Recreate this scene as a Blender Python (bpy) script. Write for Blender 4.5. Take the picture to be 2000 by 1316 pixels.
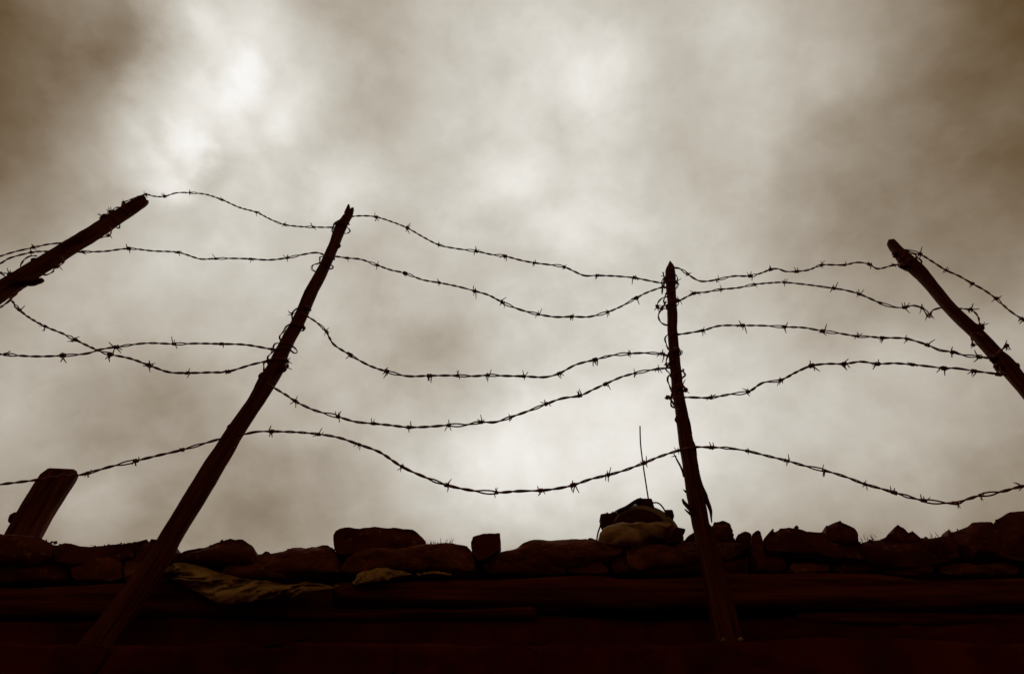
import bpy, bmesh, math, random
from mathutils import Vector, Matrix, noise

rnd = random.Random(7)
sc = bpy.context.scene
COL = sc.collection
for o in list(bpy.data.objects):
    bpy.data.objects.remove(o)

# ------------------------------------------------------------------ camera
CAM_Z = 1.2
PITCH = math.radians(51.0)
FPX = 20.0 / 36.0 * 2000.0          # focal length in photo pixels
cam_d = bpy.data.cameras.new("camera")
cam_d.lens = 20.0
cam_d.sensor_width = 36.0
cam_d.clip_start = 0.02
cam_d.clip_end = 3000.0
cam_d.dof.use_dof = True
cam_d.dof.focus_distance = 1.5
cam_d.dof.aperture_fstop = 5.6
cam = bpy.data.objects.new("camera", cam_d)
cam.location = (0, 0, CAM_Z)
cam.rotation_euler = (math.radians(90) + PITCH, 0, 0)
COL.objects.link(cam)
sc.camera = cam
FWD = Vector((0, math.cos(PITCH), math.sin(PITCH)))
UPV = Vector((0, -math.sin(PITCH), math.cos(PITCH)))
ORG = Vector((0, 0, CAM_Z))


def ray(px, py):
    return FWD + Vector((1, 0, 0)) * ((px - 1000.0) / FPX) - UPV * ((py - 658.0) / FPX)


def at(px, py, Y=1.0):
    d = ray(px, py)
    return ORG + d * (Y / d.y)


def depth(P):
    return (P - ORG).dot(FWD)


def size(px, P):
    return px * depth(P) / FPX


# ------------------------------------------------------------------ sky (world)
def s2l(v):
    v = v / 255.0
    return v / 12.92 if v <= 0.04045 else ((v + 0.055) / 1.055) ** 2.4


SUN_EL, SUN_AZ = math.radians(58), math.radians(-12)     # azimuth from +Y (into the picture), + to the right
world = bpy.data.worlds.new("World")
sc.world = world
world.use_nodes = True
nt = world.node_tree
N, L = nt.nodes, nt.links
N.clear()


def node(tree, t, **kw):
    n = tree.nodes.new(t)
    for k, v in kw.items():
        setattr(n, k, v)
    return n


def wmath(op, a, b=None, c=None, clamp=False):
    n = node(nt, 'ShaderNodeMath', operation=op, use_clamp=clamp)
    for i, v in enumerate((a, b, c)):
        if v is None:
            continue
        if isinstance(v, (int, float)):
            n.inputs[i].default_value = v
        else:
            L.new(v, n.inputs[i])
    return n.outputs[0]


tc = node(nt, 'ShaderNodeTexCoord')
GEN = tc.outputs['Generated']


def wnoise(scale, detail, rough, dist=0.0, vec=None, off=(0, 0, 0), stretch=(1, 1, 1)):
    mp = node(nt, 'ShaderNodeMapping')
    mp.inputs['Location'].default_value = off
    mp.inputs['Scale'].default_value = stretch
    L.new(vec or GEN, mp.inputs['Vector'])
    n = node(nt, 'ShaderNodeTexNoise')
    n.inputs['Scale'].default_value = scale
    n.inputs['Detail'].default_value = detail
    n.inputs['Roughness'].default_value = rough
    n.inputs['Distortion'].default_value = dist
    L.new(mp.outputs[0], n.inputs['Vector'])
    return n


def warped(amount, scale, detail, off):
    wn = wnoise(scale, detail, 0.55, off=off)
    sub = node(nt, 'ShaderNodeVectorMath', operation='SUBTRACT')
    L.new(wn.outputs['Color'], sub.inputs[0])
    sub.inputs[1].default_value = (0.5, 0.5, 0.5)
    mul = node(nt, 'ShaderNodeVectorMath', operation='SCALE')
    L.new(sub.outputs[0], mul.inputs[0])
    mul.inputs['Scale'].default_value = amount
    add = node(nt, 'ShaderNodeVectorMath', operation='ADD')
    L.new(GEN, add.inputs[0])
    L.new(mul.outputs[0], add.inputs[1])
    return add.outputs[0]


W1 = warped(0.12, 3.2, 5, (3.1, 1.7, 0.4))
W2 = warped(0.13, 7.0, 8, (7.7, 2.2, 5.5))

# masses of thin (bright) and thick (dark) cloud: direction, angular radius, weight, edge
CLOUDS = [
    (10, -60, 520, -0.030, 0), (270, -60, 520, 0.049, 0), (530, -60, 520, 0.012, 0), (790, -60, 520, 0.042, 0), (1050, -60, 520, 0.138, 0),
    (1310, -60, 520, 0.063, 0), (1570, -60, 520, 0.148, 0), (1830, -60, 520, -0.117, 0), (2090, -60, 520, -0.067, 0),
    (2350, -60, 520, -0.061, 0), (-120, 160, 520, -0.100, 0), (140, 160, 520, -0.039, 0), (400, 160, 520, 0.169, 0),
    (920, 160, 520, 0.159, 0), (1180, 160, 520, 0.053, 0), (1440, 160, 520, 0.016, 0), (1700, 160, 520, 0.110, 0),
    (1960, 160, 520, -0.025, 0), (2220, 160, 520, 0.060, 0), (10, 380, 520, -0.032, 0), (270, 380, 520, 0.079, 0),
    (530, 380, 520, 0.066, 0), (790, 380, 520, -0.017, 0), (1050, 380, 520, 0.160, 0), (1310, 380, 520, 0.117, 0),
    (1570, 380, 520, 0.103, 0), (1830, 380, 520, -0.048, 0), (2090, 380, 520, -0.067, 0), (2350, 380, 520, -0.054, 0),
    (-120, 600, 520, 0.032, 0), (140, 600, 520, 0.103, 0), (400, 600, 520, 0.138, 0), (660, 600, 520, 0.112, 0), (920, 600, 520, 0.061, 0),
    (1180, 600, 520, 0.088, 0), (1440, 600, 520, 0.047, 0), (1700, 600, 520, -0.004, 0), (1960, 600, 520, 0.113, 0),
    (2220, 600, 520, 0.123, 0), (10, 820, 520, 0.132, 0), (270, 820, 520, -0.066, 0), (530, 820, 520, -0.004, 0),
    (790, 820, 520, 0.097, 0), (1050, 820, 520, 0.106, 0), (1310, 820, 520, 0.177, 0), (1570, 820, 520, 0.178, 0),
    (1830, 820, 520, 0.069, 0), (2090, 820, 520, 0.014, 0), (2350, 820, 520, -0.102, 0), (140, 1040, 520, 0.090, 0),
    (400, 1040, 520, 0.067, 0), (660, 1040, 520, 0.101, 0), (920, 1040, 520, 0.073, 0), (1180, 1040, 520, 0.184, 0),
    (1700, 1040, 520, 0.056, 0), (2220, 1040, 520, 0.068, 0), (470, 140, 200, -0.015, 1), (480, 150, 110, -0.051, 1),
    (390, 285, 130, -0.134, 1), (250, 300, 180, 0.127, 1), (340, 60, 200, -0.025, 1), (450, 40, 220, 0.175, 1), (600, 350, 180, 0.035, 1),
    (680, 370, 140, 0.115, 1), (560, 180, 180, 0.057, 1), (1150, 150, 200, 0.008, 1), (1050, 240, 200, -0.091, 1),
    (1130, 460, 200, -0.052, 1), (1430, 30, 180, 0.016, 1), (900, 850, 180, 0.028, 1), (960, 900, 260, 0.112, 1),
    (1180, 870, 280, 0.022, 1), (870, 930, 160, 0.054, 1), (830, 720, 220, -0.129, 1), (280, 790, 230, -0.101, 1),
    (600, 950, 220, -0.070, 1), (1650, 290, 200, -0.073, 1), (250, 100, 200, -0.051, 1), (700, 130, 180, -0.023, 1),
    (200, 1000, 120, 0.071, 1), (40, 800, 180, 0.026, 1), (1750, 780, 220, 0.063, 1), (1250, 780, 220, 0.011, 1),
    (760, 770, 160, 0.058, 1), (250, 80, 150, -0.067, 1), (190, 170, 160, -0.060, 1), (370, 70, 140, 0.056, 1), (350, 180, 130, 0.102, 1),
    (330, 270, 120, 0.053, 1), (430, 230, 120, 0.164, 1), (540, 60, 140, -0.012, 1), (620, 240, 140, 0.026, 1), (1500, 70, 120, -0.044, 1),
    (480, 960, 160, -0.039, 1), (330, 860, 160, 0.019, 1), (1700, 400, 200, -0.037, 1), (320, 20, 120, 0.071, 1),
    (640, 150, 130, 0.067, 1), (210, 290, 110, -0.070, 1), (250, 220, 120, 0.005, 1), (470, 150, 90, 0.176, 1), (390, 285, 80, 0.210, 1),
    (565, 215, 90, 0.077, 1), (690, 360, 90, -0.023, 1), (870, 930, 110, -0.083, 1), (340, 345, 90, 0.089, 1), (1430, 30, 170, 0.070, 1),
    (1160, 140, 170, 0.078, 1), (1000, 285, 170, 0.089, 1), (1150, 450, 170, 0.099, 1),
]
acc = None
for (cx, cy, R, wgt, edge) in CLOUDS:
    d = ray(cx, cy).normalized()
    d2 = (ray(cx + R, cy).normalized() - d).length * 0.5 + (ray(cx, cy + R).normalized() - d).length * 0.5
    dn = node(nt, 'ShaderNodeVectorMath', operation='DISTANCE')
    L.new(W2 if edge else W1, dn.inputs[0])
    dn.inputs[1].default_value = d
    mr = node(nt, 'ShaderNodeMapRange', interpolation_type='SMOOTHERSTEP')
    mr.inputs['From Min'].default_value = d2
    mr.inputs['From Max'].default_value = 0.0
    mr.inputs['To Min'].default_value = 0.0
    mr.inputs['To Max'].default_value = wgt
    L.new(dn.outputs['Value'], mr.inputs['Value'])
    acc = mr.outputs[0] if acc is None else wmath('ADD', acc, mr.outputs[0])

n1 = wnoise(4.2, 7, 0.52, 0.5, off=(1.3, 0.2, 4.4), stretch=(1, 1, 1.15))
n2 = wnoise(9.5, 6, 0.52, 0.15, off=(4.0, 9.0, 2.0), stretch=(0.8, 1, 1.2))
n3 = wnoise(1.6, 3, 0.5, 0.0, off=(9.0, 3.0, 1.0))
tex = wmath('ADD', wmath('MULTIPLY', wmath('SUBTRACT', n1.outputs['Fac'], 0.5), 0.10),
            wmath('MULTIPLY', wmath('SUBTRACT', n2.outputs['Fac'], 0.5), 0.15))
tex = wmath('ADD', tex, wmath('MULTIPLY', wmath('SUBTRACT', n3.outputs['Fac'], 0.5), 0.10))
# billowing undersides: cusped ridges, and fine shreds
n4 = wnoise(7.5, 7, 0.58, 0.0, vec=W1, off=(2.0, 6.0, 8.0))
billow = wmath('SUBTRACT', 0.085, wmath('ABSOLUTE', wmath('SUBTRACT', n4.outputs['Fac'], 0.5)))
tex = wmath('ADD', tex, wmath('MULTIPLY', billow, 0.19))
n5 = wnoise(26.0, 7, 0.62, 0.0, off=(5.0, 1.0, 3.0))
tex = wmath('ADD', tex, wmath('MULTIPLY', wmath('SUBTRACT', n5.outputs['Fac'], 0.5), 0.045))
lum = wmath('ADD', wmath('ADD', acc, tex), 0.43)
# the daylight sky above the cloud sheet, seen faintly through it
sky = node(nt, 'ShaderNodeTexSky', sky_type='NISHITA')
sky.sun_disc = False
sky.sun_elevation = SUN_EL
sky.sun_rotation = SUN_AZ
bw = node(nt, 'ShaderNodeRGBToBW')
L.new(sky.outputs[0], bw.inputs[0])
lum = wmath('ADD', lum, wmath('MULTIPLY', bw.outputs[0], 0.004), clamp=True)
ramp = node(nt, 'ShaderNodeValToRGB')
cr = ramp.color_ramp
stops = [(0.0, (34, 6, 0)), (0.22, (70, 46, 20)), (0.33, (92, 71, 44)), (0.44, (120, 103, 82)), (0.56, (149, 136, 119)),
         (0.68, (179, 170, 156)), (0.80, (205, 200, 189)), (0.90, (231, 227, 219)), (1.0, (251, 249, 246))]
while len(cr.elements) < len(stops):
    cr.elements.new(0.5)
for e, (p, c) in zip(cr.elements, stops):
    e.position = p
    e.color = (s2l(c[0]), s2l(c[1]), s2l(c[2]), 1)
L.new(lum, ramp.inputs[0])
sc10 = node(nt, 'ShaderNodeVectorMath', operation='SCALE')
L.new(ramp.outputs[0], sc10.inputs[0])
sc10.inputs['Scale'].default_value = 10.0
bg = node(nt, 'ShaderNodeBackground')
bg.inputs['Strength'].default_value = 0.1
L.new(sc10.outputs[0], bg.inputs['Color'])
wo = node(nt, 'ShaderNodeOutputWorld')
L.new(bg.outputs[0], wo.inputs['Surface'])

# sun: veiled, high behind the wall
sun_d = bpy.data.lights.new("sun", 'SUN')
sun_d.energy = 0.6
sun_d.angle = math.radians(14)
sun_d.color = (1.0, 0.93, 0.82)
sun = bpy.data.objects.new("sun", sun_d)
sdir = Vector((math.sin(SUN_AZ) * math.cos(SUN_EL), math.cos(SUN_AZ) * math.cos(SUN_EL), math.sin(SUN_EL)))
sun.rotation_euler = (-sdir).to_track_quat('-Z', 'Y').to_euler()
sun.location = (0, 0, 6)
COL.objects.link(sun)

vs = sc.view_settings
vs.view_transform = 'Standard'
vs.look = 'None'
vs.exposure = 0.0
vs.gamma = 1.0
vs.use_curve_mapping = False


# ------------------------------------------------------------------ materials
def material(name, c1, c2, scale=20.0, stretch=(1, 1, 1), coord='Object', bump=0.4, bdist=0.004, rough=0.9, spec=0.12,
             speck=None, lo=0.35, hi=0.65, metallic=0.0):
    m = bpy.data.materials.new(name)
    m.use_nodes = True
    t = m.node_tree
    p = t.nodes['Principled BSDF']
    c = node(t, 'ShaderNodeTexCoord')
    mp = node(t, 'ShaderNodeMapping')
    mp.inputs['Scale'].default_value = stretch
    t.links.new(c.outputs[coord], mp.inputs['Vector'])
    n = node(t, 'ShaderNodeTexNoise')
    n.inputs['Scale'].default_value = scale
    n.inputs['Detail'].default_value = 8
    n.inputs['Roughness'].default_value = 0.62
    n.inputs['Distortion'].default_value = 0.4
    t.links.new(mp.outputs[0], n.inputs['Vector'])
    r = node(t, 'ShaderNodeValToRGB')
    r.color_ramp.elements[0].position = lo
    r.color_ramp.elements[1].position = hi
    r.color_ramp.elements[0].color = (*c1, 1)
    r.color_ramp.elements[1].color = (*c2, 1)
    t.links.new(n.outputs['Fac'], r.inputs[0])
    out = r.outputs[0]
    if speck:
        v = node(t, 'ShaderNodeTexNoise')
        v.inputs['Scale'].default_value = scale * 5
        v.inputs['Detail'].default_value = 4
        t.links.new(mp.outputs[0], v.inputs['Vector'])
        rr = node(t, 'ShaderNodeMapRange')
        rr.inputs['From Min'].default_value = 0.60
        rr.inputs['From Max'].default_value = 0.74
        t.links.new(v.outputs['Fac'], rr.inputs['Value'])
        mx = node(t, 'ShaderNodeMix', data_type='RGBA')
        t.links.new(rr.outputs[0], mx.inputs['Factor'])
        t.links.new(out, mx.inputs[6])
        mx.inputs[7].default_value = (*speck, 1)
        out = mx.outputs[2]
    t.links.new(out, p.inputs['Base Color'])
    p.inputs['Roughness'].default_value = rough
    p.inputs['Specular IOR Level'].default_value = spec
    p.inputs['Metallic'].default_value = metallic
    if bump:
        b = node(t, 'ShaderNodeBump')
        b.inputs['Strength'].default_value = bump
        b.inputs['Distance'].default_value = bdist
        t.links.new(n.outputs['Fac'], b.inputs['Height'])
        t.links.new(b.outputs[0], p.inputs['Normal'])
    return m


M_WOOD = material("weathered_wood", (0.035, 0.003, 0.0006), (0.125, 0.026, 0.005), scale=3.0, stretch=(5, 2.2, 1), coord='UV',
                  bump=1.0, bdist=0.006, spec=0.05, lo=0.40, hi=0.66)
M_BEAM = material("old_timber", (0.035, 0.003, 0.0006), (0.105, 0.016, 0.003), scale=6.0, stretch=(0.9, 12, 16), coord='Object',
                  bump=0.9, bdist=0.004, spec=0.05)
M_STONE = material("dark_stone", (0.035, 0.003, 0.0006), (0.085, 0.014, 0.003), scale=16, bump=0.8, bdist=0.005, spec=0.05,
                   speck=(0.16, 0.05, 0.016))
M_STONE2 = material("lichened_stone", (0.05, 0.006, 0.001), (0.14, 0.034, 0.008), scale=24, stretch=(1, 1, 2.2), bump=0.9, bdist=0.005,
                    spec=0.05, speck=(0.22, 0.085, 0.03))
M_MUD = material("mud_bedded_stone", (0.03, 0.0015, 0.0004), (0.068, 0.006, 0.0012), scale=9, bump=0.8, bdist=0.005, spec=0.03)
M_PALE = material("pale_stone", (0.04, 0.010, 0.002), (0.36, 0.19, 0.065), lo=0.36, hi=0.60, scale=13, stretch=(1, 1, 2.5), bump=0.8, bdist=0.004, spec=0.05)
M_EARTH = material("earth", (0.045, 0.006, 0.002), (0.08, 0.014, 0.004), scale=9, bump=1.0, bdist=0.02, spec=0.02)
M_WIRE = material("rusted_wire", (0.10, 0.020, 0.005), (0.22, 0.055, 0.016), scale=60, bump=0.2, bdist=0.001, rough=0.75, spec=0.15)
M_CLOTH = material("dirty_sheeting", (0.13, 0.054, 0.011), (0.28, 0.15, 0.042), scale=9, bump=0.6, bdist=0.006, rough=0.95, spec=0.02)
M_GRASS = material("dry_grass", (0.05, 0.014, 0.004), (0.08, 0.03, 0.01), scale=5, bump=0)
M_DARK = material("black_plastic", (0.028, 0.0025, 0.0006), (0.05, 0.006, 0.0015), scale=40, bump=0.2, rough=0.8, spec=0.03)
M_SHELL = material("pale_dome_plastic", (0.08, 0.034, 0.006), (0.17, 0.09, 0.022), scale=18, bump=0.3, rough=0.7, spec=0.08)


# ------------------------------------------------------------------ object helpers
def mesh(name, verts, faces, mat, parent=None, smooth=True, uvs=None):
    me = bpy.data.meshes.new(name)
    me.from_pydata([tuple(v) for v in verts], [], faces)
    if uvs is not None:
        lay = me.uv_layers.new(name="UVMap")
        for lp in me.loops:
            lay.data[lp.index].uv = uvs[lp.vertex_index]
    me.materials.append(mat)
    if smooth:
        me.polygons.foreach_set("use_smooth", [True] * len(me.polygons))
    me.update()
    o = bpy.data.objects.new(name, me)
    COL.objects.link(o)
    if parent is not None:
        o.parent = parent
        o.matrix_parent_inverse = Matrix.Translation(parent.location).inverted()
    return o


def thing(name, label, cat, loc, group=None):
    o = bpy.data.objects.new(name, None)
    o.empty_display_size = 0.05
    o.location = loc
    COL.objects.link(o)
    o['label'] = label
    o['category'] = cat
    if group:
        o['group'] = group
    return o


def tag(o, label, cat, group=None):
    o['label'] = label
    o['category'] = cat
    if group:
        o['group'] = group
    return o


def catmull(P, step, extra=None):
    """resample a polyline of Vectors (smooth) at about `step`; returns points and, for each input point, its index"""
    out, idx = [], []
    n = len(P)
    for i in range(n - 1):
        p0, p1, p2, p3 = P[max(i - 1, 0)], P[i], P[i + 1], P[min(i + 2, n - 1)]
        k = max(1, int((p2 - p1).length / step))
        idx.append(len(out))
        for j in range(k):
            t = j / k
            # centripetal-like damping through a tension of 0.5
            m1, m2 = (p2 - p0) * 0.5, (p3 - p1) * 0.5
            l = (p2 - p1).length
            if m1.length > l * 1.1:
                m1 *= l * 1.1 / m1.length
            if m2.length > l * 1.1:
                m2 *= l * 1.1 / m2.length
            t2, t3 = t * t, t * t * t
            out.append(p1 * (2 * t3 - 3 * t2 + 1) + m1 * (t3 - 2 * t2 + t) + p2 * (-2 * t3 + 3 * t2) + m2 * (t3 - t2))
    idx.append(len(out))
    out.append(P[-1].copy())
    return out, idx


def frames(P):
    n = len(P)
    T = [(P[min(i + 1, n - 1)] - P[max(i - 1, 0)]).normalized() for i in range(n)]
    a = Vector((0, 0, 1)) if abs(T[0].z) < 0.9 else Vector((1, 0, 0))
    U = [(a - T[0] * a.dot(T[0])).normalized()]
    for i in range(1, n):
        u = U[-1] - T[i] * U[-1].dot(T[i])
        U.append(u.normalized())
    return T, U, [T[i].cross(U[i]) for i in range(n)]


def tube_data(P, R, seg=6, verts=None, faces=None, uvs=None, rough=None, cap=True):
    verts = [] if verts is None else verts
    faces = [] if faces is None else faces
    base = len(verts)
    T, U, V = frames(P)
    s = 0.0
    n = len(P)
    for i in range(n):
        if i:
            s += (P[i] - P[i - 1]).length
        for k in range(seg):
            a = 2 * math.pi * k / seg
            r = R[i] if not rough else R[i] * rough(a, s, i / (n - 1))
            verts.append(P[i] + (U[i] * math.cos(a) + V[i] * math.sin(a)) * r)
            if uvs is not None:
                uvs.append((abs(k / seg - 0.5) * 2, s))
    for i in range(n - 1):
        for k in range(seg):
            a, b = base + i * seg + k, base + i * seg + (k + 1) % seg
            faces.append((a, b, b + seg, a + seg))
    if cap:
        faces.append(tuple(base + k for k in reversed(range(seg))))
        faces.append(tuple(base + (n - 1) * seg + k for k in range(seg)))
    return verts, faces


# ------------------------------------------------------------------ barbed wire
RS = 0.00165                  # strand radius
PERIOD = 0.062


def barb_mesh(seed):
    r = random.Random(seed)
    verts, faces = [], []
    for w in range(2):
        R = RS * 2.3
        turns = r.choice((1.3, 1.55, 1.8)) 
        a0 = r.uniform(0, 6.28)
        x0 = (-0.0045 if w == 0 else 0.0008) + r.uniform(-.0008, .0008)
        pts = []
        k = 16
        sgn = 1 if r.random() < 0.7 else -1
        for i in range(k + 1):
            a = a0 + sgn * 2 * math.pi * turns * i / k
            pts.append(Vector((x0 + 0.0042 * i / k, R * math.cos(a), R * math.sin(a))))
        t0 = (pts[0] - pts[1]).normalized()
        t1 = (pts[-1] - pts[-2]).normalized()
        for end, tv in ((0, t0), (1, t1)):
            p = pts[0] if end == 0 else pts[-1]
            rad = Vector((0, p.y, p.z)).normalized()
            ln = r.uniform(0.008, 0.0175)
            d = (tv * 1.0 + rad * r.uniform(0.4, 1.1) + Vector((r.uniform(-.7, .7), 0, 0))).normalized()
            q1 = p + d * ln * 0.4
            q2 = p + d * ln + rad * ln * r.uniform(-0.1, 0.2)
            if end == 0:
                pts = [q2, q1] + pts
            else:
                pts = pts + [q1, q2]
        rad = [RS * 0.8] * len(pts)
        rad[0] = rad[-1] = RS * 0.45
        tube_data(pts, rad, 5, verts, faces)
    me = bpy.data.meshes.new("barb")
    me.from_pydata([tuple(v) for v in verts], [], faces)
    me.materials.append(M_WIRE)
    me.polygons.foreach_set("use_smooth", [True] * len(me.polygons))
    return me


BARBS = [barb_mesh(100 + i) for i in range(14)]


def add_barb(parent, p, t, i=None, s=1.0):
    o = bpy.data.objects.new("barb", BARBS[rnd.randrange(len(BARBS)) if i is None else i])
    COL.objects.link(o)
    o.parent = parent
    u = Vector((0, 0, 1)) - t * t.z
    if u.length < 0.1:
        u = Vector((0, 1, 0))
    u.normalize()
    v = t.cross(u)
    a = rnd.uniform(0, 6.28)
    uu = u * math.cos(a) + v * math.sin(a)
    M = Matrix((t, uu, t.cross(uu))).transposed().to_4x4()
    if rnd.random() < 0.5:
        M = M @ Matrix.Rotation(math.pi, 4, 'Y')
    M = M @ Matrix.Scale(s * rnd.uniform(0.85, 1.25), 4)
    o.matrix_local = Matrix.Translation(p - parent.location) @ M
    return o


def wire(name, label, P, barb_at, group, cat="barbed wire", open_amp=1.15, bs=1.0, loc=None, thin=1.0):
    """P: world control points; barb_at: indices of P that carry a barb"""
    pts, idx = catmull(P, 0.0035)
    root = thing(name, label, cat, loc or P[0], group)
    T, U, V = frames(pts)
    n = len(pts)
    op = [0.0] * n
    for b in barb_at:
        i0 = idx[b]
        side = rnd.choice((-1, 1, 0))
        if side:
            for k in range(-1, 11):
                j = i0 + side * k
                if 0 <= j < n:
                    op[j] = max(op[j], math.sin(math.pi * min(1, max(0, (k + 1) / 11.0))) * rnd.uniform(0.9, 1))
    s = 0.0
    ph = rnd.uniform(0, 6.28)
    A, B = [], []
    for i in range(n):
        if i:
            ds = (pts[i] - pts[i - 1]).length
            s += ds
            ph += ds / PERIOD * 2 * math.pi * (1.0 - 0.75 * op[i])
        wob = noise.noise(Vector((s * 14, ph * 0.0 + len(barb_at), 2.2)))
        a = ph + wob * 0.9
        r = RS * thin * (0.98 + open_amp * op[i])
        off = (U[i] * math.cos(a) + V[i] * math.sin(a)) * r
        A.append(pts[i] + off)
        B.append(pts[i] - off)
    R = [RS * thin] * n
    for Q in (A, B):
        v, f = tube_data(Q, R, 6)
        mesh("strand", v, f, M_WIRE, root)
    for b in barb_at:
        i = min(idx[b], n - 1)
        add_barb(root, pts[i], T[i], s=bs)
    return root


def span(label, ctrl, ya=1.0, yb=1.0, seed=0):
    """ctrl: (x, y, is_barb) along one stretch of wire; ya, yb: distance of the fence line at each end"""
    P, B = [], []
    n = len(ctrl)
    for i, c in enumerate(ctrl):
        t = i / (n - 1)
        Y = ya + (yb - ya) * t + 0.02 * math.sin(math.pi * t) * noise.noise(Vector((i * 0.37, seed * 3.1, 0)))
        # small kinks as in old wire
        P.append(at(c[0], c[1] + (rnd.uniform(-1.7, 1.7) if 0 < i < n - 1 else 0), Y))
        if len(c) > 2 and c[2]:
            B.append(i)
    return wire("barbed_wire", label, P, B, "barbed wire strung between the posts", bs=0.84 if seed in (5, 12, 13, 18) else 1.0)


# ------------------------------------------------------------------ posts
class Post:
    pass


def make_post(label, ctrl, Y=1.0, seg=22, tipfn=None, extend_to=None, seed=1, step=0.006, rough=0.07, end_taper=True, groove=0.06):
    """ctrl: (x, y, width across in px) from the top down"""
    P = [at(x, y, Y) for x, y, w in ctrl]
    R = []
    for i, (x, y, w) in enumerate(ctrl):
        p = P[i]
        tv = (P[min(i + 1, len(P) - 1)] - P[max(i - 1, 0)]).normalized()
        a, b = ctrl[max(i - 1, 0)], ctrl[min(i + 1, len(ctrl) - 1)]
        tx, ty = b[0] - a[0], b[1] - a[1]
        tl = math.hypot(tx, ty)
        u = tv.orthogonal().normalized()
        v = tv.cross(u)
        r0 = size(w, p) * 0.5
        es = []
        for k in range(24):
            q = p + (u * math.cos(k * math.pi / 12) + v * math.sin(k * math.pi / 12)) * r0
            d = depth(q)
            qx, qy = (q - ORG).x / d * FPX, -(q - ORG).dot(UPV) / d * FPX
            es.append((-ty * qx + tx * qy) / tl)
        R.append(r0 * w / (max(es) - min(es)))
    if extend_to is not None:
        d = P[-1] - P[-2]
        k = (extend_to - P[-1].z) / d.z
        P.append(P[-1] + d * k)
        R.append(R[-1] * 1.05)
    pts, idx = catmull(P, step)
    rad = []
    for i in range(len(idx) - 1):
        m = idx[i + 1] - idx[i]
        for j in range(m):
            rad.append(R[i] + (R[i + 1] - R[i]) * j / m)
    rad.append(R[-1])
    po = Post()
    po.P, po.R = pts, rad
    po.root = thing("fence_post", label, "fence post", pts[-1], "weathered fence posts")

    def rf(a, s, t):
        c, d = math.cos(a), math.sin(a)
        v = 1 + rough * noise.fractal(Vector((c * 1.2 + seed * 5.7, d * 1.2, s * 9)), 0.8, 2.0, 4)
        v += groove * noise.noise(Vector((c * 4.5 + seed, d * 4.5, s * 3.0)))
        cr = noise.noise(Vector((c * 2.2 + seed * 2, d * 2.2, s * 1.1)))
        if abs(cr) < 0.06:
            v -= 0.10 * (1 - abs(cr) / 0.06)
        return v
    uvs = []
    v, f = tube_data(pts, rad, seg, rough=rf, uvs=uvs)
    po.seg, po.v, po.f, po.uvs = seg, v, f, uvs
    if tipfn:
        tipfn(po)
    po.ob = mesh("shaft", v, f, M_WOOD, po.root, uvs=uvs)
    return po


def lump(parent, name, p, sz, mat, seed=0, uv=True):
    bm = bmesh.new()
    bmesh.ops.create_icosphere(bm, subdivisions=3, radius=1.0)
    V = [v.co.copy() for v in bm.verts]
    F = [[v.index for v in f.verts] for f in bm.faces]
    bm.free()
    out = []
    for v in V:
        k = 1 + 0.28 * noise.noise(v * 1.6 + Vector((seed, 0, 0)))
        out.append(Vector((v.x * sz[0], v.y * sz[1], v.z * sz[2])) * k + p)
    return mesh(name, out, F, mat, parent, uvs=[(v.x, v.z) for v in out])


def sliver(parent, name, pts, mat=None, seg=7):
    """pts: (x, y, width px, Y)"""
    P = [at(x, y, Y) for x, y, w, Y in pts]
    R = [size(w, p) * 0.5 for p, (x, y, w, Y) in zip(P, pts)]
    Q, idx = catmull(P, 0.004)
    rad = []
    for i in range(len(idx) - 1):
        m = idx[i + 1] - idx[i]
        rad += [R[i] + (R[i + 1] - R[i]) * j / m for j in range(m)]
    rad.append(R[-1])
    uvs = []
    v, f = tube_data(Q, rad, seg, uvs=uvs, rough=lambda a, s, t: 1 + 0.3 * noise.noise(Vector((math.cos(a) * 2, math.sin(a) * 2, s * 40))))
    return mesh(name, v, f, mat or M_WOOD, parent, uvs=uvs)


def poly_out(pts, n):
    """resample a closed 2-D polygon to n points"""
    m = len(pts)
    per = [((pts[(i + 1) % m][0] - pts[i][0]) ** 2 + (pts[(i + 1) % m][1] - pts[i][1]) ** 2) ** 0.5 for i in range(m)]
    tot = sum(per)
    out, i, acc_ = [], 0, 0.0
    for k in range(n):
        s = tot * k / n
        while acc_ + per[i] < s:
            acc_ += per[i]
            i += 1
        t = (s - acc_) / per[i]
        a, b = pts[i], pts[(i + 1) % m]
        out.append((a[0] + (b[0] - a[0]) * t, a[1] + (b[1] - a[1]) * t))
    # light rounding of the corners
    return [tuple(0.1 * out[(k - 1) % n][j] + 0.8 * out[k][j] + 0.1 * out[(k + 1) % n][j] for j in (0, 1)) for k in range(n)]


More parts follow.
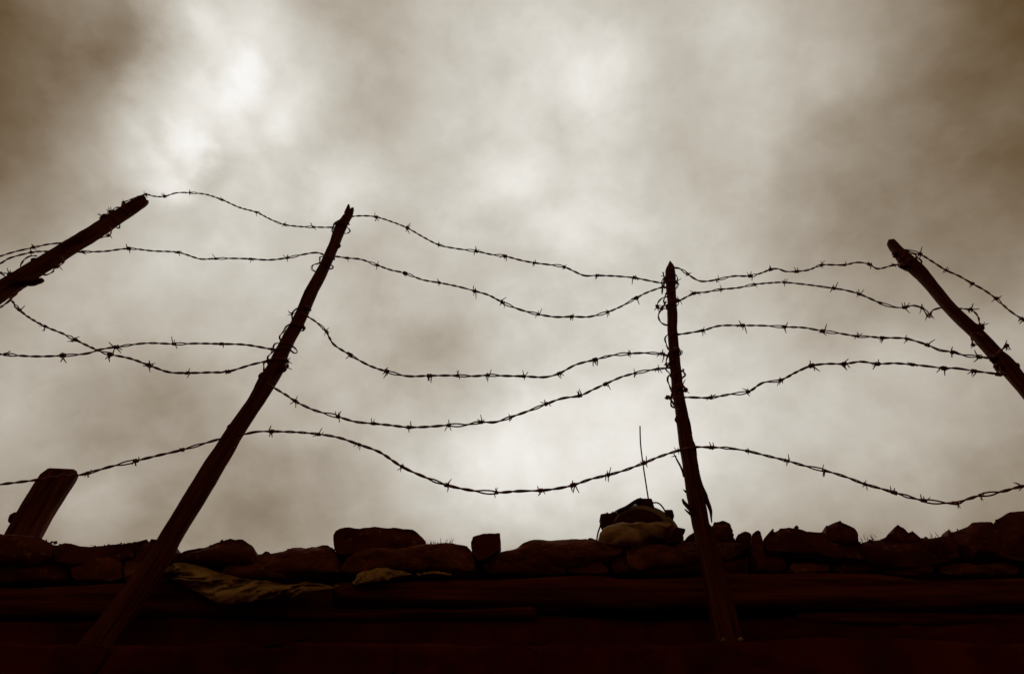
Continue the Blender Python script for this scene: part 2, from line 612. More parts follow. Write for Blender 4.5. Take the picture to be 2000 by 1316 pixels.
def rock_mesh(outline, Yf, dep, mat, seed, n=44, bulge=0.24, rough=0.010, parent=None, name="stone"):
    """outline: world (x, z) polygon of the stone's front; Yf: distance of that face; dep: how far it runs back"""
    out = poly_out(outline, n)
    cx = sum(p[0] for p in out) / n
    cz = sum(p[1] for p in out) / n
    w = max(p[0] for p in out) - min(p[0] for p in out)
    h = max(p[1] for p in out) - min(p[1] for p in out)
    b = bulge * min(w, h)
    rings = [(0.22, -b), (0.42, -b * .95), (0.60, -b * .85), (0.76, -b * .7), (0.88, -b * .5), (0.96, -b * .25), (1.0, 0.0), (1.0, 0.15 * dep),
             (1.0, 0.4 * dep), (0.95, 0.75 * dep), (0.8, 0.94 * dep), (0.45, dep)]
    V, F = [], []
    off = Vector((seed * 3.7, seed * 1.3, 0))
    V.append(Vector((cx, Yf - b, cz)))
    for s, y in rings:
        for (x, z) in out:
            V.append(Vector((cx + (x - cx) * s, Yf + y, cz + (z - cz) * s)))
    V.append(Vector((cx, Yf + dep, cz)))
    for k in range(n):
        F.append((0, 1 + k, 1 + (k + 1) % n))
    for i in range(len(rings) - 1):
        for k in range(n):
            a, c = 1 + i * n + k, 1 + i * n + (k + 1) % n
            F.append((a, a + n, c + n, c))
    l = len(V) - 1
    for k in range(n):
        F.append((l, l - n + (k + 1) % n, l - n + k))
    c = Vector((cx, Yf + dep * .4, cz))
    W = []
    for v in V:
        d = v - c
        d = Vector((d.x / max(w, .01), d.y / max(dep, .01), d.z / max(h, .01)))
        d.normalize()
        q = v * 9 + off
        k = noise.fractal(q, 0.9, 2.1, 5) * rough + noise.noise(v * 30 + off) * rough * 0.25
        fac = noise.noise(v * 14 + off * 2)
        k += -abs(fac) * rough * 0.6 + noise.noise(v * 75 + off) * 0.0016 + noise.noise(v * 140 + off) * 0.0008
        W.append(v + d * k)
    # broken faces: shave the front with a few planes
    rr = random.Random(seed * 13 + 5)
    for q in range(5):
        nrm = Vector((rr.uniform(-.9, .9), -1.0, rr.uniform(-.7, .9))).normalized()
        pmax = max((v - c).dot(nrm) for v in W)
        lim = pmax - rr.uniform(0.25, 0.6) * b - 0.002
        for v in W:
            e = (v - c).dot(nrm) - lim
            if e > 0 and v.y < Yf:
                v -= nrm * e * 0.92
    o = mesh(name, W, F, mat, parent)
    o.data.set_sharp_from_angle(angle=math.radians(32))
    return o


def px_outline(pts, Y):
    return [(p.x, p.z) for p in (at(x, y, Y) for x, y in pts)]


# ------------------------------------------------------------------ ground, terrace and wall
WF = 1.055                                    # front of the upper wall
Z_CORE = at(1000, 1106, 1.10).z               # top of the packed fill
Z_LEDGE = at(1000, 1266, 0.99).z              # top of the lower, thicker wall: the posts stand on it


def grid_sheet(name, x0, x1, y0, y1, z, nx, ny, amp, mat, seed):
    V, F = [], []
    for j in range(ny + 1):
        for i in range(nx + 1):
            x = x0 + (x1 - x0) * i / nx
            y = y0 + (y1 - y0) * j / ny
            V.append((x, y, z + amp * noise.fractal(Vector((x * .7 + seed, y * .7, 0)), 1, 2, 3)))
    for j in range(ny):
        for i in range(nx):
            a = j * (nx + 1) + i
            F.append((a, a + 1, a + nx + 2, a + nx + 1))
    o = mesh(name, V, F, mat)
    o['kind'] = 'structure'
    return o


grid_sheet("ground", -400, 400, -400, 1.3, 0.0, 60, 40, 0.03, M_EARTH, 0)
grid_sheet("terrace", -400, 400, 1.5, 400, Z_CORE - 0.03, 60, 40, 0.02, M_EARTH, 5)

wall = thing("stone_wall", "dark dry stone retaining wall laced with horizontal timbers below the fence", "wall", (0, 1.1, 0))
XL, XR = -3.2, 3.2


def box_rough(name, x0, x1, y0, y1, z0, z1, mat, parent, seed, nx=60, amp=0.006, prof=6):
    """a long squared timber / fill block with uneven faces"""
    cy, cz = (y0 + y1) / 2, (z0 + z1) / 2
    hy, hz = (y1 - y0) / 2, (z1 - z0) / 2
    loop = []
    ch = 0.007
    cs = ((-1, -1), (1, -1), (1, 1), (-1, 1))
    for q in range(4):
        (a, b), (c, d) = cs[q], cs[(q + 1) % 4]
        for k in range(prof):
            t = k / (prof - 1)
            if a == c:      # side: runs in z
                loop.append((a, (b + (d - b) * t) * (1 - ch / hz)))
            else:
                loop.append(((a + (c - a) * t) * (1 - ch / hy), b))
    m = len(loop)
    V, F = [], []
    for i in range(nx + 1):
        x = x0 + (x1 - x0) * i / nx
        e = 1.0 if 0 < i < nx else 0.95
        for (u, v) in loop:
            g = amp * noise.fractal(Vector((x * 3, u * 1.6 + seed, v * 1.6 + seed * 2)), 1, 2, 3)
            g += amp * 0.7 * noise.noise(Vector((x * 1.2, u * 9 + seed, v * 9)))
            V.append(Vector((x + (0.004 * noise.noise(Vector((u * 5, v * 5, seed))) if i in (0, nx) else 0), cy + u * hy * e + g * u, cz + v * hz * e + g * v)))
    for i in range(nx):
        for k in range(m):
            a, b = i * m + k, i * m + (k + 1) % m
            F.append((a, a + m, b + m, b))
    F.append(tuple(range(m)))
    F.append(tuple(nx * m + k for k in reversed(range(m))))
    return mesh(name, V, F, mat, parent)


# packed earth behind the faces
box_rough("earth_fill", XL, XR, 1.10, 1.62, 0.0, Z_CORE, M_EARTH, wall, 3, nx=80, amp=0.012)

box_rough("hearting", XL, XR, 1.15, 1.55, Z_CORE - 0.02, at(1000, 1078, 1.15).z, M_EARTH, wall, 8, nx=160, amp=0.006)

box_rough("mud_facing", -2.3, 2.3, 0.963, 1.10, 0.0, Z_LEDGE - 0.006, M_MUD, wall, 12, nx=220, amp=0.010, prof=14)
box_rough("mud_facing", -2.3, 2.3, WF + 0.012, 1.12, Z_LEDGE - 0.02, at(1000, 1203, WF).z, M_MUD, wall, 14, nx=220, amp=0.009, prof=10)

# timbers
zb = lambda py, Y: at(1000, py, Y).z
b1 = box_rough("timber_beam", at(655, 1150, WF).x, 3.0, WF - 0.012, WF + 0.13, zb(1180, WF - .01), zb(1126, WF - .01), M_BEAM, wall, 11, nx=220, amp=0.010)
b2 = box_rough("timber_beam", -3.0, at(575, 1160, WF).x, WF - 0.002, WF + 0.13, zb(1196, WF), zb(1142, WF), M_BEAM, wall, 17, nx=220, amp=0.011)
b3 = box_rough("timber_beam", at(560, 1190, WF).x, at(1046, 1190, WF).x, WF - 0.003, WF + 0.12, zb(1205, WF), zb(1183, WF), M_BEAM, wall, 23, nx=60, amp=0.006)
b4 = box_rough("timber_beam", at(1560, 1190, WF).x, 3.05, WF + 0.01, WF + 0.12, zb(1210, WF), zb(1186, WF), M_BEAM, wall, 29, nx=60, amp=0.006)

sid = [0]


def coping(pts, Y=WF, dep=0.22, mat=None, **k):
    sid[0] += 1
    k.setdefault('n', 64)
    return rock_mesh(px_outline(pts, Y), Y, dep, mat or M_STONE, sid[0], parent=wall, **k)


def loose(label, pts, Y=WF, dep=0.14, mat=None, group="loose stones lying on top of the wall", **k):
    sid[0] += 1
    o = rock_mesh(px_outline(pts, Y), Y, dep, mat or M_STONE, sid[0], name="loose_stone", **k)
    tag(o, label, "stone", group)
    return o


# coping stones built into the wall
coping([(-90, 1040), (0, 1040), (40, 1043), (85, 1050), (101, 1058), (100, 1088), (60, 1104), (-90, 1104)], mat=M_STONE)
coping([(96, 1062), (130, 1060), (160, 1065), (190, 1062), (230, 1058), (262, 1057), (264, 1090), (200, 1104), (110, 1102)], dep=0.2)
coping([(258, 1058), (300, 1050), (342, 1056), (350, 1082), (346, 1100), (262, 1104)], dep=0.2)
coping([(509, 1112), (513, 1087), (530, 1078), (560, 1069), (600, 1065), (632, 1060), (648, 1067), (662, 1084), (668, 1112), (600, 1120), (540, 1120)], mat=M_STONE2)
coping([(668, 1112), (676, 1086), (700, 1076), (760, 1071), (830, 1066), (880, 1061), (914, 1063), (926, 1075), (932, 1100), (925, 1113), (850, 1117), (750, 1115), (690, 1117)], mat=M_STONE2, Y=WF - 0.01)
coping([(941, 1106), (948, 1090), (975, 1076), (1006, 1069), (1018, 1060), (1036, 1054), (1060, 1054), (1085, 1058), (1130, 1057), (1172, 1055), (1200, 1060), (1222, 1068), (1212, 1081), (1170, 1092), (1110, 1106), (1020, 1112)], mat=M_STONE2)
coping([(1222, 1072), (1260, 1060), (1330, 1056), (1400, 1058), (1450, 1064), (1455, 1080), (1420, 1092), (1370, 1100), (1300, 1108), (1250, 1110), (1226, 1100)], mat=M_STONE2)
coping([(1486, 1060), (1498, 1040), (1509, 1031), (1540, 1031), (1580, 1034), (1615, 1036), (1650, 1045), (1682, 1058), (1687, 1092), (1620, 1090), (1560, 1078), (1500, 1074)])
coping([(1678, 1062), (1690, 1053), (1725, 1049), (1800, 1046), (1850, 1043), (1872, 1050), (1884, 1090), (1800, 1106), (1720, 1102), (1690, 1092)])
coping([(1852, 1043), (1856, 1032), (1890, 1027), (1896, 1021), (1940, 1018), (1950, 1040), (1948, 1078), (1900, 1090), (1868, 1070)], dep=0.2)
coping([(1938, 1020), (1944, 1011), (1975, 1007), (2010, 1004), (2070, 1003), (2080, 1080), (2000, 1096), (1944, 1084)], dep=0.2)
# further coping to both sides of the picture
x = 2075
while x < 2900:
    w = rnd.uniform(80, 170)
    t = rnd.uniform(1000, 1020)
    coping([(x, t + 12), (x + w * .2, t), (x + w * .75, t + rnd.uniform(-4, 6)), (x + w, t + 14), (x + w, 1085), (x + w * .5, 1098), (x, 1090)], n=24)
    x += w * 1.0
x = -90
while x > -900:
    w = rnd.uniform(80, 170)
    t = rnd.uniform(1034, 1052)
    coping([(x - w, t + 12), (x - w * .8, t), (x - w * .25, t + rnd.uniform(-4, 6)), (x, t + 10), (x, 1092), (x - w * .5, 1104), (x - w, 1096)], n=24)
    x -= w * 1.0
# flat levelling course between coping and timbers
x = -700
while x < 2700:
    w = rnd.uniform(60, 190)
    t = rnd.uniform(1080, 1096)
    e = rnd.uniform(1119, 1124) if x > 560 else rnd.uniform(1130, 1139)
    j = rnd.uniform(-.012, .012)
    coping([(x + 2, t + 6), (x + w * .15, t), (x + w * .8, t + rnd.uniform(-3, 4)), (x + w - 2, t + 8), (x + w - 3, e - 4), (x + w * .7, e), (x + w * .2, e), (x + 3, e - 5)],
           Y=WF + 0.012 + j, dep=0.12, n=24, rough=0.007, mat=rnd.choice((M_STONE, M_STONE, M_STONE2)))
    x += w


# stones below the timbers: recessed rubble, then the thicker lower wall
def course(z0, z1, Y, dep, x0, x1, wmin, wmax, seed, n=28):
    r = random.Random(seed)
    x = x0
    while x < x1:
        w = r.uniform(wmin, wmax)
        a, b = z0 + r.uniform(0, .004), z1 - r.uniform(0, .006)
        g = -0.0005
        pts = [(x + g, a + r.uniform(0, .012)), (x + w * .3, a), (x + w * .7, a + r.uniform(0, .01)), (x + w - g, a + r.uniform(0, .02)),
               (x + w - g, b - r.uniform(0, .02)), (x + w * .65, b), (x + w * .3, b - r.uniform(0, .01)), (x + g, b - r.uniform(0, .012))]
        sid[0] += 1
        rock_mesh(pts, Y + r.uniform(-.004, .007), dep, M_MUD, sid[0], n=n, rough=0.006, bulge=0.05, parent=wall)
        x += w


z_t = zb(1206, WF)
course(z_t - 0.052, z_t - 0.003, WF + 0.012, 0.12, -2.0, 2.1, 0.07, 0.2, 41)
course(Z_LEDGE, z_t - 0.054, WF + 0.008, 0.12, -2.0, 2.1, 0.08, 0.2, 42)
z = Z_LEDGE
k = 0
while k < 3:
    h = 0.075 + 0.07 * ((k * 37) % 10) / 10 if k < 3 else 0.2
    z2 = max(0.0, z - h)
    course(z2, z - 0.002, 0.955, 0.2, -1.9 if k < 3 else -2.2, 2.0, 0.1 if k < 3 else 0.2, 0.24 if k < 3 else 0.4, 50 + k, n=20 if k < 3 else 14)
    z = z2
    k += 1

# ------------------------------------------------------------------ loose stones on the wall
sid[0] = 520
loose("long flat-topped slab, the largest stone lying on the wall top", [(651, 1070), (649, 1047), (654, 1036), (668, 1028), (700, 1030), (740, 1026), (775, 1028), (806, 1032), (822, 1044), (832, 1058), (834, 1068), (815, 1071), (760, 1074), (700, 1080), (665, 1082)], Y=WF - 0.008, dep=0.13, bulge=0.12, rough=0.006)
loose("small upright block with slanting top right of the long slab", [(921, 1066), (919, 1051), (931, 1042), (958, 1039), (977, 1040), (979, 1058), (974, 1073), (956, 1086), (936, 1094), (926, 1082)], Y=WF - 0.015, dep=0.08, rough=0.004)
loose("rounded humped boulder just right of the split-top post", [(342, 1082), (372, 1071), (400, 1066), (424, 1054), (448, 1049), (474, 1052), (492, 1062), (500, 1080), (504, 1098), (470, 1104), (400, 1102), (350, 1098)], Y=WF - 0.005, dep=0.14, rough=0.006)
loose("pale broken stone in front of the dome with the antenna", [(1172, 1058), (1173, 1040), (1180, 1029), (1210, 1023), (1255, 1020), (1298, 1017), (1312, 1021), (1316, 1040), (1306, 1056), (1270, 1058), (1200, 1062)], Y=WF - 0.005, dep=0.07, mat=M_PALE, rough=0.009, n=72)
loose("dark jagged rock touching the right end of the pale stone", [(1296, 1030), (1310, 1021), (1328, 1028), (1343, 1031), (1335, 1048), (1326, 1058), (1306, 1061), (1294, 1050)], Y=WF - 0.02, dep=0.07, rough=0.006)
loose("rounded dark stone standing right behind the pointed post", [(1382, 1064), (1386, 1034), (1394, 1019), (1413, 1014), (1427, 1020), (1433, 1038), (1437, 1060), (1410, 1066)], dep=0.09, rough=0.004)
loose("low dark stone half hidden left behind the pointed post", [(1332, 1064), (1340, 1048), (1354, 1037), (1372, 1033), (1386, 1048), (1384, 1066)], Y=WF + 0.005, dep=0.08, rough=0.005)
loose("squat blocky stone between the rounded stone and the upright sliver", [(1434, 1064), (1438, 1046), (1444, 1040), (1456, 1037), (1468, 1042), (1472, 1060), (1468, 1072), (1445, 1072)], Y=WF + 0.003, dep=0.08, rough=0.004)
loose("thin upright sliver of stone wedged in the wall top", [(1466, 1060), (1469, 1042), (1479, 1034), (1487, 1036), (1491, 1060), (1496, 1090), (1493, 1108), (1482, 1113), (1474, 1090)], Y=WF - 0.018, dep=0.05, rough=0.004)
loose("round-topped boulder at the right end of the long low coping stone", [(1613, 1046), (1614, 1024), (1624, 1017), (1648, 1016), (1664, 1024), (1676, 1040), (1679, 1060), (1650, 1064), (1622, 1054)], Y=WF - 0.006, dep=0.11, rough=0.004)
loose("pyramid-shaped pointed stone on the wall top, right of the round boulder", [(1725, 1056), (1737, 1038), (1754, 1023), (1766, 1031), (1778, 1042), (1786, 1056), (1770, 1062), (1738, 1062)], Y=WF - 0.004, dep=0.09, rough=0.003)
loose("small low stone leaning on the right foot of the pyramid-shaped stone", [(1768, 1058), (1772, 1042), (1782, 1036), (1792, 1040), (1802, 1050), (1800, 1060)], Y=WF - 0.008, dep=0.07, rough=0.003)
loose("thumb-sized knob of stone standing on the long low coping stone", [(1551, 1038), (1552, 1027), (1556, 1024), (1560, 1027), (1561, 1038)], Y=WF + 0.01, dep=0.015, n=20, rough=0.001)
loose("two-lobed clod of dirt in the gap right of the humped boulder", [(508, 1092), (510, 1080), (518, 1074), (526, 1075), (532, 1082), (530, 1092)], Y=WF + 0.005, dep=0.04, n=24, rough=0.004)
loose("small dark chip lying left of the pale stone", [(1146, 1060), (1148, 1049), (1154, 1048), (1170, 1054), (1172, 1062)], Y=WF + 0.004, dep=0.03, n=20, rough=0.002)
for i, (lb, px, py, w) in enumerate([("tiny pale pebble on the ledge by the foot of the pointed post", 1416, 1262, 6), ("flat pale chip on the ledge right of the pointed post's foot", 1452, 1268, 10)]):
    p = at(px, py, 0.962)
    o = lump(None, "pebble", Vector((p.x, 0.962, Z_LEDGE + 0.002)), (size(w, p) * .5, 0.005, 0.003), M_PALE, i)
    tag(o, lb, "pebble", "pebbles on the ledge")

# ------------------------------------------------------------------ fence posts
def split_tip(po):
    """two prongs left by a split in the top"""
    for pr in ([(677, 425, 13), (678, 415, 10), (680, 407, 8), (681, 400, 3)], [(682, 424, 11), (686, 415, 9), (688, 409, 7), (689, 406, 3)]):
        P = [at(x, y, 1.0) for x, y, w in pr]
        R = [size(w, p) * .5 for p, (x, y, w) in zip(P, pr)]
        Q, idx = catmull(P, 0.003)
        rad = []
        for i in range(len(idx) - 1):
            m = idx[i + 1] - idx[i]
            rad += [R[i] + (R[i + 1] - R[i]) * j / m for j in range(m)]
        rad.append(R[-1])
        tube_data(Q, rad, 9, po.v, po.f, po.uvs, rough=lambda a, s, t: 1 + .2 * noise.noise(Vector((math.cos(a), math.sin(a), s * 60))))


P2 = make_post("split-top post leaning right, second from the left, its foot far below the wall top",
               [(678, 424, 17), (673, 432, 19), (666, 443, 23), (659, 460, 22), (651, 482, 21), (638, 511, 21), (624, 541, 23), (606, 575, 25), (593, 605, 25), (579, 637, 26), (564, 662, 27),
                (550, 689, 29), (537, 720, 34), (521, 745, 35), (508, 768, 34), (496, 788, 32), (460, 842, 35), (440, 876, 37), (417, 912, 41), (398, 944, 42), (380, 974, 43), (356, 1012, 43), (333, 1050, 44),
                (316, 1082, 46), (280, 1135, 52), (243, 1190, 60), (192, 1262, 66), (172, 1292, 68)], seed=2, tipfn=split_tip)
lump(P2.root, "knot", at(660, 481, 0.997), (size(6, at(660, 481)), 0.006, size(7, at(660, 481))), M_WOOD, 3)
lump(P2.root, "knot", at(553, 720, 0.99), (0.008, 0.010, 0.013), M_WOOD, 5)
lump(P2.root, "knot", at(512, 735, 1.0), (0.009, 0.010, 0.012), M_WOOD, 8)
lump(P2.root, "knot", at(452, 838, 1.0), (0.010, 0.012, 0.014), M_WOOD, 9)

P3 = make_post("pointed, splintered post standing nearly upright right of centre",
               [(1309, 510, 2), (1309, 514, 6), (1310, 521, 14), (1309, 530, 19), (1310, 545, 20), (1310, 560, 19), (1312, 586, 18), (1313, 613, 21), (1313, 640, 20), (1316, 679, 20), (1318, 706, 22), (1321, 733, 22),
                (1323, 762, 22), (1327.5, 786, 23), (1332, 815, 25), (1337, 848, 27), (1343, 879, 30), (1352, 930, 32), (1361, 980, 32), (1371, 1033, 33), (1381, 1075, 37), (1392, 1121, 42), (1408, 1197, 47), (1423, 1262, 50), (1429, 1285, 50)],
               seed=5, groove=0.10, rough=0.09)
sliver(P3.root, "splinter", [(1336, 930, 5, .985), (1330, 912, 4, .985), (1322, 897, 3.2, .984), (1316, 885, 1.5, .983)])
sliver(P3.root, "splinter", [(1321, 891, 2.5, .985), (1316, 890.5, 2, .984), (1311, 892, 1, .984)])
sliver(P3.root, "splinter", [(1350, 996, 9, .985), (1342, 988, 9, .985), (1336, 981, 7, .985), (1333, 974, 3, .985)])
sliver(P3.root, "splinter", [(1352, 1007, 6, .985), (1345, 1001, 5, .985), (1337, 994, 2, .985)])
sliver(P3.root, "splinter", [(1340, 961, 4, .99), (1336, 957, 2.5, .99), (1333.5, 955, 1, .99)])
sliver(P3.root, "bark_strip", [(1360, 915, 5, .995), (1367, 940, 8, .995), (1376, 965, 10, .995), (1384, 985, 9, .995), (1388, 998, 7, .995), (1389, 1010, 4, .995), (1390, 1020, 2, .995)])
sliver(P3.root, "bark_strip", [(1386, 1025, 5, .99), (1394, 1055, 12, .988), (1404, 1095, 15, .987), (1416, 1140, 16, .986), (1430, 1195, 16, .985), (1446, 1258, 12, .984)], seg=9)
sliver(P3.root, "bark_strip", [(1354, 862, 3, .99), (1357, 872, 5, .99), (1359, 882, 4, .99), (1361, 890, 1.5, .99)])
sliver(P3.root, "bark_strip", [(1344, 815, 3, .99), (1347, 830, 5, .99), (1350, 845, 4, .99), (1351, 851, 1.5, .99)])
lump(P3.root, "knot", at(1323, 820, 1.0), (0.006, 0.008, 0.010), M_WOOD, 21)
lump(P3.root, "knot", at(1303, 600, 1.0), (0.004, 0.007, 0.012), M_WOOD, 22)


def blunt(po):
    n, s = len(po.P), po.seg
    ax = (po.P[0] - po.P[3]).normalized()
    for i in range(4):
        for k in range(s):
            a = 2 * math.pi * k / s
            g = noise.noise(Vector((math.cos(a) * 1.7, math.sin(a) * 1.7, 4.4))) * 0.016
            po.v[i * s + k] = po.v[i * s + k] + ax * g * (1 - i / 4)


P1 = make_post("thick blunt post leaning steeply in from the left edge",
               [(281, 391, 22), (277, 393, 26), (262, 403, 28), (238, 419, 29), (205, 441, 31), (169, 464, 33), (130, 488, 34), (91, 513, 35), (60, 531, 37), (39, 545, 39), (0, 570, 41), (-60, 609, 43)],
               seed=9, tipfn=blunt, extend_to=Z_LEDGE)
sliver(P1.root, "branch_stub", [(30, 553, 18, .99), (55, 551, 16, .985), (72, 549, 13, .982), (80, 548, 12, .98), (84, 548, 7, .98)], seg=12)
lump(P1.root, "knot", at(71, 512, 1.0), (0.018, 0.014, 0.012), M_WOOD, 31)

P4 = make_post("dark knobbly post leaning in from the right edge",
               [(1739, 472, 12), (1741, 475, 20), (1746, 481, 22), (1756, 493, 24), (1765, 503, 29), (1778, 515, 30), (1797, 532, 30), (1810, 547, 28), (1830, 571, 26), (1860, 606, 26), (1885, 630, 27), (1912, 656, 28), (1945, 692, 30),
                (1956, 703, 34), (1968, 716, 36), (1992, 746, 33), (2060, 824, 34)], seed=13, tipfn=blunt, extend_to=Z_LEDGE)
for i, (x, y, w, h) in enumerate([(1769, 495, 7, 7), (1790, 518, 7, 7), (1803, 528, 6, 7), (1766, 519, 8, 6), (1749, 497, 5, 8), (1942, 701, 8, 8), (1981, 716, 9, 9), (1915, 640, 6, 7), (1951, 717, 8, 8)]):
    p = at(x, y, .998)
    lump(P4.root, "knot", p, (size(w, p), .011, size(h, p)), M_WOOD, 40 + i)


def sawn(po):
    """sawn off along a slope that rises to the back"""
    ax = (po.P[0] - po.P[-1]).normalized()
    for (p, q) in (((84, 913), (152, 916)), ((136, 911), (153, 921)), ((147, 913), (160, 944)), ((72, 930), (98, 911))):
        a, b = at(p[0], p[1], 1.13), at(q[0], q[1], 1.13)
        nrm = (a - ORG).cross(b - ORG).normalized()
        if nrm.z < 0:
            nrm.negate()
        for k, v in enumerate(po.v):
            d = (v - ORG).dot(nrm)
            if d > 0:
                po.v[k] = v - ax * (d / ax.dot(nrm))


P5 = make_post("short thick stub post with a flat sawn top at far left on the wall",
               [(127, 905, 66), (124, 911, 67), (116, 929, 68), (98, 957, 68), (72, 1000, 68), (48, 1042, 69), (36, 1064, 69)], Y=1.13, seed=17, tipfn=sawn, extend_to=Z_CORE - 0.005, seg=28, groove=0.03, rough=0.04)
lump(P5.root, "knot", at(27, 1011, 1.12), (0.009, 0.010, 0.012), M_WOOD, 55)

# ------------------------------------------------------------------ barbed wire spans
YF = 0.985
b = 1
span("topmost wire in the left bay, from the blunt left post to the split-top post",
     [(262, 392), (272, 386), (285, 380, b), (302, 382), (321, 383, b), (345, 378), (371, 378, b), (402, 381), (434, 389, b), (467, 404), (501, 416, b), (530, 428), (555, 437, b), (585, 442), (612, 444, b), (640, 444), (664, 443)], .985, .99, 1)
span("second wire in the left bay, nearly level with a slight rise at the split-top post",
     [(130, 493), (148, 494), (163, 492, b), (205, 490), (251, 487, b), (300, 489), (348, 494, b), (390, 505), (421, 506, b), (455, 504), (489, 504, b), (525, 508), (561, 504, b), (595, 497), (620, 495), (637, 500)], .98, .985, 2)
span("wire in the left bay dropping steeply from the blunt post and crossing another wire",
     [(30, 574), (20, 582), (28, 592), (38, 604, b), (58, 620), (88, 638, b), (122, 652), (147, 664, b), (175, 677), (194, 686), (215, 692, b), (255, 701), (292, 712, b), (330, 725), (367, 728, b), (410, 728), (445, 724, b), (490, 713), (524, 705, b), (540, 702)], .98, .985, 3)
span("wire in the left bay entering from the left edge and arching towards the split-top post",
     [(-480, 655), (-390, 668, b), (-300, 678), (-215, 685, b), (-130, 688, b), (-60, 690), (-20, 692), (12, 693, b), (65, 695), (123, 695, b), (170, 690), (196, 684), (228, 679, b), (285, 671), (341, 671, b), (388, 670), (433, 671, b), (480, 674), (532, 682, b), (548, 684)], .985, .985, 4)
span("lowest wire at left, passing the short stub post and rising to the split-top post",
     [(-480, 985), (-400, 986, b), (-310, 983, b), (-220, 975), (-140, 966, b), (-60, 955), (0, 946), (74, 935), (120, 928), (154, 926), (172, 922, b), (215, 912), (265, 901, b), (310, 890), (356, 878, b), (430, 856), (455, 850)], 1.085, .985, 5)
span("upper of the two wires coming in from the left edge behind the blunt post",
     [(-480, 560), (-380, 560, b), (-280, 554, b), (-170, 540, b), (-60, 516), (0, 502), (30, 493), (66, 483, b), (91, 478), (123, 473), (150, 468)], 1.03, 1.0, 6)
span("lower of the two wires coming in from the left edge behind the blunt post",
     [(-480, 600), (-390, 604, b), (-280, 600, b), (-170, 580, b), (-60, 545), (0, 514), (20, 503), (61, 492, b), (91, 490), (120, 492), (140, 494)], 1.03, .99, 7)
span("stub of wire under the blunt post running down to the left edge",
     [(-450, 690), (-350, 690, b), (-240, 678, b), (-140, 655, b), (-50, 620), (0, 599), (12, 592), (21, 583), (36, 571), (44, 562)], .99, .98, 8)

span("topmost wire in the centre bay, sloping down to the tip of the pointed post",
     [(672, 426), (688, 422), (710, 421), (735, 425, b), (765, 433), (796, 445, b), (826, 463), (857, 479, b), (892, 484), (930, 490, b), (958, 497), (987, 502, b), (1015, 507), (1043, 512, b), (1070, 517), (1102, 523, b), (1140, 537), (1167, 537, b), (1205, 539), (1239, 543, b), (1270, 549), (1291, 551), (1306, 552)], .985, .985, 9)
span("second wire in the centre bay, sagging low before rising to the pointed post",
     [(636, 503), (654, 502), (678, 503, b), (705, 508), (737, 518, b), (764, 527), (791, 534, b), (825, 545), (858, 552, b), (893, 559), (927, 567, b), (955, 578), (982, 589, b), (1015, 604), (1051, 614, b), (1085, 618), (1117, 619, b), (1150, 617), (1187, 609, b), (1215, 598), (1243, 581, b), (1265, 571), (1295, 562, b), (1312, 562)], .985, .98, 10)
span("third wire in the centre bay, dropping steeply from the split-top post then running level",
     [(590, 612), (600, 617), (620, 630), (637, 646, b), (644, 662), (654, 674), (685, 694, b), (720, 712), (755, 724, b), (796, 733), (838, 735, b), (866, 732), (894, 732, b), (925, 733), (953, 734, b), (990, 735), (1023, 736, b), (1063, 738), (1092, 728, b), (1125, 711), (1162, 702, b), (1195, 693), (1229, 690, b), (1265, 690), (1294, 693, b), (1310, 697)], .985, .98, 11)
span("fourth wire in the centre bay, a deep smooth sag between the two tall posts",
     [(522, 748), (536, 756), (558, 772), (577, 784, b), (612, 801), (661, 813, b), (695, 822), (730, 828, b), (765, 831), (799, 833, b), (840, 833), (877, 831, b), (907, 830), (938, 826, b), (968, 823), (997, 815, b), (1032, 803), (1067, 788, b), (1098, 778), (1132, 771, b), (1158, 762), (1182, 750, b), (1213, 735), (1240, 728, b), (1262, 724), (1285, 720, b), (1312, 718)], .985, .98, 12)
span("lowest wire in the centre bay, crossing the thin antenna before the pointed post",
     [(462, 851), (480, 847), (503, 843), (530, 842, b), (578, 844), (623, 849, b), (662, 856), (702, 867, b), (742, 883), (785, 910, b), (828, 932), (873, 947, b), (920, 957), (969, 962, b), (1012, 960), (1055, 957, b), (1088, 953), (1119, 946, b), (1153, 937), (1187, 929, b), (1222, 917), (1259, 903, b), (1290, 892), (1325, 879, b), (1345, 874)], .975, .978, 13)

span("topmost wire in the right bay, kinked, ending near the top of the knobbly post",
     [(1306, 527), (1319, 524), (1330, 526), (1343, 535, b), (1368, 548), (1401, 545, b), (1432, 541), (1465, 538, b), (1488, 532), (1505, 525, b), (1520, 525), (1535, 531), (1556, 529, b), (1580, 526), (1605, 517, b), (1628, 516), (1650, 518, b), (1675, 514), (1698, 516, b), (1715, 524), (1745, 519, b), (1762, 516), (1775, 516)], .985, .985, 14)
span("second wire in the right bay, with a sharp dip just before the knobbly post",
     [(1310, 590), (1326, 586, b), (1356, 574, b), (1380, 569), (1407, 564, b), (1440, 561), (1473, 557, b), (1502, 553), (1532, 553, b), (1580, 555), (1628, 562, b), (1650, 566), (1677, 574, b), (1698, 583), (1720, 591, b), (1748, 600), (1767, 600, b), (1783, 598), (1800, 602, b), (1809, 610), (1815, 617, b), (1822, 606), (1841, 602), (1860, 602)], .98, .985, 15)
span("third wire in the right bay, gently arched and falling to the knobbly post",
     [(1312, 654), (1325, 652), (1372, 645, b), (1405, 638), (1450, 637, b), (1490, 637), (1532, 639, b), (1570, 641), (1607, 646, b), (1640, 652), (1675, 657, b), (1700, 658), (1723, 658, b), (1748, 660), (1771, 663, b), (1812, 672, b), (1835, 682), (1860, 689, b), (1885, 693), (1912, 696, b), (1935, 697), (1955, 684), (1966, 675, b)], .985, .975, 16)
